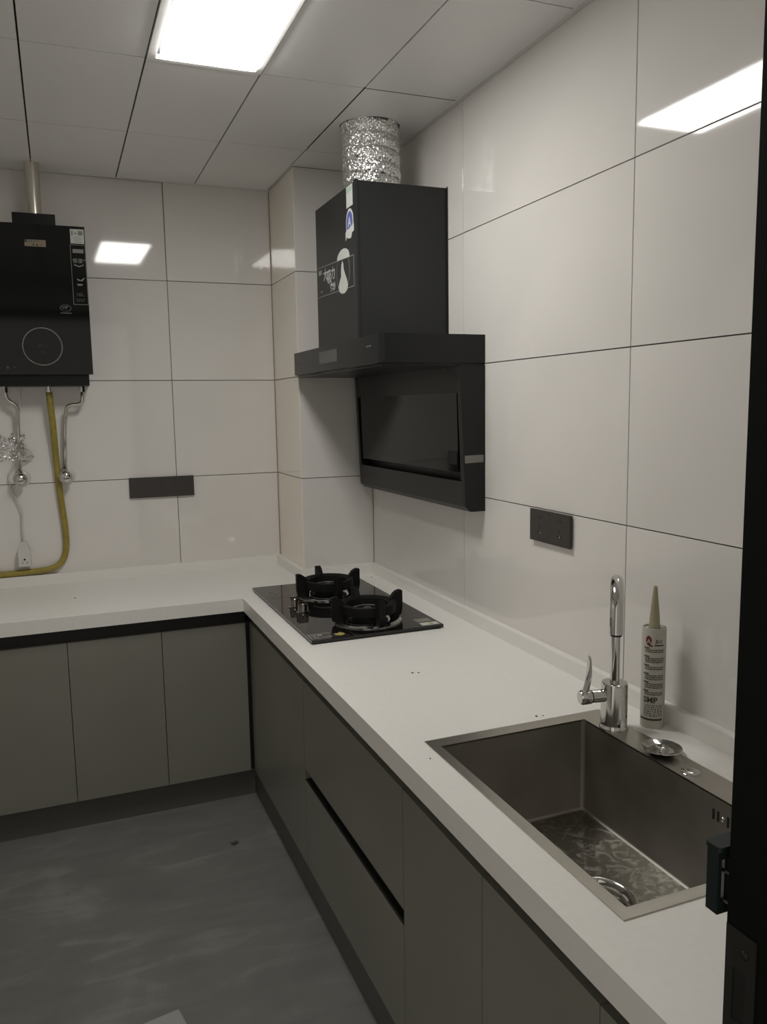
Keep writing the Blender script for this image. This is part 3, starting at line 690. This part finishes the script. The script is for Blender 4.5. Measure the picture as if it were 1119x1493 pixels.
# ------------------------------------------------------------ wall sockets
def socket(name, label, n_mod, axis, u0, u1, z0, z1):
    t = thing(name, label, 'socket', ((u0 + u1) / 2, 0, z0) if axis == 'y' else (0, (u0 + u1) / 2, z0))
    if axis == 'y': P = lambda u, z, d: (u, -d, z)
    else: P = lambda u, z, d: (-d, u, z)
    def pb(a0, a1, b0, b1, d0, d1, bm=None):
        p, q = P(a0, b0, d0), P(a1, b1, d1)
        bm = bm or bmesh.new(); box(bm, min(p[0], q[0]), max(p[0], q[0]), min(p[1], q[1]), max(p[1], q[1]), b0, b1); return bm
    obj('back_plate', pb(u0 + .004, u1 - .004, z0 + .004, z1 - .004, 0, .004), 'socket', t)
    wd = (u1 - u0) / n_mod
    for k in range(n_mod):
        a0, a1 = u0 + wd * k + .0002, u0 + wd * (k + 1) - .0002; uc = (a0 + a1) / 2; zc = (z0 + z1) / 2
        mo = obj('socket_plate', pb(a0, a1, z0, z1, .004, .011), 'socket', t, bevel=.001)
        h = bmesh.new()
        s = 1 if axis == 'y' else -1
        for du, dz, sl in ((-.0065, .022, 0), (.0065, .022, 0), (0, -.004, 1), (-.007, -.018, 2), (.007, -.018, 3)):
            u_, zz = uc + du, zc + dz
            pb(u_ - .0016, u_ + .0016, zz - .0035, zz + .0035, .0108, .0113, h)
        obj('pin_holes', h, 'hole', mo)
    return t
socket('wall_socket', 'dark grey triple wall socket strip on the back wall', 3, 'y', -.932, -.670, 1.1055, 1.1895)
s2 = socket('wall_socket', 'dark grey double wall socket on the right wall above the worktop', 2, 'x', -1.773, -1.588, 1.0985, 1.1835)
for y in (-1.642, -1.729): obj('indicator', B(-.0116, -.011, y, y + .003, 1.121, 1.124), 'label', s2)

# ------------------------------------------------------------ gas water heater
HX0, HX1 = -1.394, -1.050
wh = thing('water_heater', 'black glass-fronted gas water heater hung on the back wall', 'water heater', (-1.222, 0, 1.562))
obj('casing', B(HX0 + .014, HX1 - .015, -.139, 0, 1.562, 2.138), 'heatercase', wh, bevel=.003)
obj('front_panel', B(HX0, HX1, -.150, -.139, 1.603, 2.146), 'blackglass', wh, bevel=.0012)
obj('exhaust_box', B(-1.295, -1.149, -.148, -.055, 2.138, 2.184), 'heatercase', wh, bevel=.002)
X = (1, 0, 0); V = (0, 0, 1); N = (0, -1, 0); O = (0, -.150, 0)
obj('dial_ring', annulus((-1.222, -.150, 1.706), X, V, N, .0665, .0695, .0006, 64), 'labelgrey', wh)
obj('dial_print', merge(textbm('- 42 +', .016, (-1.246, -.150, 1.702), X, V, .0003), textbm('ON', .010, (-1.230, -.150, 1.682), X, V, .0003)), 'tinted', wh)
lg = obj('logo_plate', plate_pts(O, X, V, N, rectpts(-1.259, -1.187, 2.066, 2.090), .0005), 'gold', wh)
b2 = plate_pts((0, -.1505, 0), X, V, N, rectpts(-1.259, -1.250, 2.080, 2.090), .0003)
for x in (-1.244, -1.235, -1.226, -1.217): merge(b2, plate_pts((0, -.1505, 0), X, V, N, rectpts(x, x + .003, 2.080, 2.088), .0003))
merge(b2, plate_pts((0, -.1505, 0), X, V, N, rectpts(-1.232, -1.226, 2.069, 2.076), .0003)); merge(b2, plate_pts((0, -.1505, 0), X, V, N, rectpts(-1.220, -1.213, 2.068, 2.075), .0003))
obj('logo_print', b2, 'ink', lg)
obj('logo_accent', plate_pts((0, -.1505, 0), X, V, N, rectpts(-1.210, -1.196, 2.068, 2.087), .0003), 'pink', lg)
ql = obj('specification_label', plate_pts(O, X, V, N, rectpts(-1.101, -1.053, 2.084, 2.136), .0005), 'label', wh)
b2 = plate_pts((0, -.1505, 0), X, V, N, rectpts(-1.097, -1.092, 2.113, 2.130), .0003)
merge(b2, plate_pts((0, -.1505, 0), X, V, N, rectpts(-1.087, -1.078, 2.118, 2.123), .0003)); merge(b2, plate_pts((0, -.1505, 0), X, V, N, rectpts(-1.074, -1.058, 2.114, 2.130), .0003))
for k in range(4): merge(b2, plate_pts((0, -.1505, 0), X, V, N, rectpts(-1.090, -1.060 - .004 * (k % 2), 2.088 + .006 * k, 2.0895 + .006 * k), .0002))
obj('label_print', b2, 'labelgrey', ql)
z0, z1 = 1.862, 2.080
b2 = plate_pts(O, X, V, N, rectpts(-1.104, -1.1025, z0, z1), .0005)
for q in (rectpts(-1.0525, -1.051, z0, z1), rectpts(-1.1025, -1.0525, z0, z0 + .0015), rectpts(-1.1025, -1.0525, z1 - .0015, z1)): merge(b2, plate_pts(O, X, V, N, q, .0005))
fs = obj('feature_sticker', b2, 'labelgrey', wh)
b2 = plate_pts(O, X, V, N, rectpts(-1.096, -1.058, 2.050, 2.064), .0003)
obj('sticker_heading', b2, 'labelgrey', fs)
b2 = textbm('恒温', .017, (-1.098, -.150, 2.016), X, V, .0004, 1.1, .0002); merge(b2, textbm('节能', .008, (-1.068, -.150, 2.022), X, V, .0004)); merge(b2, plate_pts(O, X, V, N, [(-1.094, 2.010), (-1.080, 2.004), (-1.076, 2.003), (-1.060, 2.010), (-1.060, 2.006), (-1.076, 1.999), (-1.094, 2.006)], .0003))
merge(b2, plate_pts(O, X, V, N, [(-1.088, 1.958), (-1.072, 1.952), (-1.066, 1.958), (-1.058, 1.962), (-1.068, 1.948), (-1.084, 1.950)], .0003)); merge(b2, plate_pts(O, X, V, N, [(-1.088, 1.938), (-1.066, 1.938), (-1.070, 1.932), (-1.084, 1.932)], .0003))
obj('sticker_lettering', b2, 'labelgrey', fs)
b2 = textbm('16L', .020, (-1.094, -.150, 1.893), X, V, .0003); merge(b2, plate_pts(O, X, V, N, rectpts(-1.094, -1.062, 1.880, 1.882), .0003)); merge(b2, plate_pts(O, X, V, N, rectpts(-1.094, -1.066, 1.874, 1.876), .0003))
obj('sticker_small_print', b2, 'tinted', fs)
b2 = annulus((-1.133, -.150, 1.848), X, V, N, .018, .020, .0004, 32, .62); merge(b2, textbm('VIP', .017, (-1.147, -.150, 1.844), X, V, .0004, 1, .0002)); merge(b2, plate_pts(O, X, V, N, rectpts(-1.151, -1.113, 1.8285, 1.8315), .0003))
obj('oval_emblem', b2, 'labeldim', wh)
b2 = textbm('*', .024, (-1.350, -.150, 1.617), X, V, .0004, 1, .0003); merge(b2, textbm('+', .014, (-1.325, -.150, 1.624), X, V, .0004)); merge(b2, textbm('-', .014, (-1.372, -.150, 1.624), X, V, .0004))
obj('touch_symbols', b2, 'labeldim', wh)
# corrugated flue
bm = lathe([(.0252 + .0018 * (k % 2), .0 + .0040 * k) for k in range(50)], (-1.219, -.110, 2.182), n=32)
o = obj('flue_pipe', bm, 'flue', smooth=.9); tag(o, 'narrow ribbed aluminium flue rising from the water heater to the ceiling', 'flue pipe')

# pipes and valves under the heater
def valve(x, z, label, label2, path):
    v = thing('angle_valve', label, 'valve', (x, 0, z))
    obj('wall_flange', lathe([(0, 0), (.032, 0), (.0325, .004), (.027, .009), (.012, .012), (0, .012)], (x + .005, 0, z), (0, -1, 0), 32), 'whiteplastic', v, smooth=.8)
    obj('valve_body', lathe([(0, .010), (.012, .010), (.0135, .020), (.0135, .046), (.010, .050), (0, .050)], (x, 0, z), (0, -1, 0), 28), 'chrome', v, smooth=.7)
    obj('handle', lathe([(0, .046), (.012, .040), (.0225, .046), (.0265, .056), (.0245, .068), (.014, .077), (0, .080)], (x, 0, z), (0, -1, 0), 28), 'chrome', v, smooth=.9)
    obj('outlet_nut', lathe([(0, .008), (.011, .008), (.011, .026), (.009, .030), (0, .030)], (x, -.032, z), (0, 0, 1), 6), 'chrome', v)
    p = thing('water_pipe', label2, 'pipe', path[0])
    obj('tube', tube(fillet(path, .022, 8), .0074, 12), 'steelpipe', p, smooth=True)
    obj('nut', lathe([(0, -.022), (.010, -.022), (.010, 0), (0, 0)], path[0], (0, 0, 1), 6), 'chrome', p)
valve(-1.336, 1.208, 'round chrome angle valve at the left photo edge below the heater', 'bent steel water pipe at the left photo edge, below the heater',
      [(-1.365, -.055, 1.562), (-1.365, -.055, 1.512), (-1.326, -.050, 1.488), (-1.331, -.033, 1.40), (-1.336, -.032, 1.238)])
valve(-1.172, 1.210, 'round chrome angle valve right of the yellow gas hose', 'bent steel water pipe right of the yellow gas hose',
      [(-1.090, -.055, 1.562), (-1.092, -.055, 1.492), (-1.152, -.055, 1.488), (-1.164, -.038, 1.40), (-1.172, -.032, 1.240)])
gh = thing('gas_hose', 'yellow gas hose hanging from the heater and running along the upstand', 'hose', (-1.21, -.06, 1.56))
pp = smoothpath([(-1.212, -.060, 1.545), (-1.210, -.060, 1.50), (-1.206, -.050, 1.42), (-1.203, -.030, 1.30), (-1.199, -.020, 1.18), (-1.192, -.017, 1.08), (-1.186, -.016, .99), (-1.189, -.017, .915), (-1.208, -.018, .868), (-1.248, -.018, .843), (-1.32, -.016, .836), (-1.42, -.015, .8345), (-1.56, -.015, .8345)], 10)
obj('hose', tube(pp, .0122, 16), 'hose', gh, smooth=True)
obj('connector', lathe([(0, 0), (.010, 0), (.010, -.012), (.0135, -.013), (.0135, -.022), (0, -.022)], (-1.212, -.060, 1.562), n=20), 'chrome', gh, smooth=.6)

# white power cord with its adapter plug
pc = thing('power_cord', 'thin white power cord hanging from the heater to the wall plug', 'cord', (-1.316, -.10, 1.562))
pp = smoothpath([(-1.316, -.060, 1.562), (-1.318, -.040, 1.50), (-1.332, -.012, 1.42), (-1.344, -.010, 1.33), (-1.358, -.012, 1.26), (-1.378, -.012, 1.215), (-1.366, -.012, 1.15), (-1.340, -.018, 1.08), (-1.343, -.016, 1.02), (-1.342, -.016, .97)], 8)
obj('cable', tube(pp, .0036, 8), 'whiteplastic', pc, smooth=True)
for k, (rx, rz, cx, cz) in enumerate(((.026, .012, -1.310, 1.295), (.024, .016, -1.313, 1.306), (.020, .020, -1.325, 1.325))):
    lp = [(cx + rx * math.cos(a), -.030 - .010 * math.sin(a * 2 + k) , cz + rz * math.sin(a)) for a in [2 * PI * i / 28 for i in range(29)]]
    obj('cable_coil', tube(lp, .0030, 8), 'whiteplastic', pc, smooth=True)
pg = thing('plug_adapter', 'white three-hole plug adapter on the back wall above the gas hose', 'plug', (-1.340, 0, .862))
bm = prism([(-1.364, 0, .864), (-1.320, 0, .864), (-1.320, 0, .930), (-1.328, 0, .948), (-1.334, 0, .962), (-1.350, 0, .962), (-1.356, 0, .948), (-1.364, 0, .930)], (0, -.045, 0))
obj('plug_body', bm, 'whiteplastic', pg, bevel=.004)
obj('pin_holes', merge(cyl((-1.342, -.0447, .892), (-1.342, -.0455, .892), .004, 12), merge(cyl((-1.350, -.0447, .879), (-1.350, -.0455, .879), .0022, 8), cyl((-1.334, -.0447, .879), (-1.334, -.0455, .879), .0022, 8))), 'hole', pg)
# clear plastic wrappers
def film(name, label, cx, cz, wx, wz, seed, yb=-.030):
    bm = bmesh.new(); n = 26; g = []
    for i in range(n + 1):
        row = []
        for j in range(n + 1):
            u, v = i / n - .5, j / n - .5
            p = Vector((u * 3 + seed, v * 3, seed * 1.7))
            e = 1 + .25 * noise.noise(Vector((math.atan2(v, u) * 1.3, seed, 0)))
            row.append(bm.verts.new((cx + u * wx * e + .012 * noise.noise(p * 1.3), yb + .013 * noise.noise(p * 2.4) + .005 * noise.noise(p * 6), cz + v * wz * e + .012 * noise.noise(p * 1.1 + Vector((5, 0, 0))))))
        g.append(row)
    for i in range(n):
        for j in range(n): bm.faces.new((g[i][j], g[i + 1][j], g[i + 1][j + 1], g[i][j + 1]))
    o = obj(name, bm, 'film'); tag(o, label, 'plastic wrap'); return o
film('plastic_wrap', 'crumpled clear plastic wrap bundled round the cord below the heater', -1.362, 1.325, .095, .10, 2.3, -.028)

# scrap on the floor
o = obj('paper_scrap', prism([(-1.165, -1.70, .0006), (-.985, -1.67, .0006), (-1.003, -1.583, .0006), (-1.150, -1.609, .0006)], (0, 0, .0012)), 'paper'); tag(o, 'pale flat paper scrap on the grey floor at the bottom photo edge', 'paper')
o = obj('debris_scrap', prism([(-.735, -.868, .0004), (-.712, -.862, .0004), (-.708, -.880, .0004), (-.728, -.890, .0004)], (0, 0, .004)), 'film'); tag(o, 'small shiny scrap of clear film on the floor near the inner corner', 'scrap')

# tiny flat prints stay joined
for o in S.objects:
    if o.type == 'MESH' and o.parent and o.name.split('.')[0] in ('label_print', 'label_lettering', 'label_mark', 'sticker_lettering', 'sticker_print', 'sticker_small_print', 'control_print', 'logo_print', 'pin_holes', 'touch_symbols', 'dial_print', 'oval_emblem', 'warning_sticker', 'cable_coil_print'):
        o['kind'] = 'stuff'

GROUPS = {'base_cabinet': 'base cabinets under the worktop', 'wall_socket': 'wall sockets above the worktop', 'angle_valve': 'angle valves under the water heater', 'water_pipe': 'steel water pipes under the heater', 'plinth': 'plinth boards under the cabinets'}
for o in S.objects:
    if o.parent is None and o.name.split('.')[0] in GROUPS: o['group'] = GROUPS[o.name.split('.')[0]]
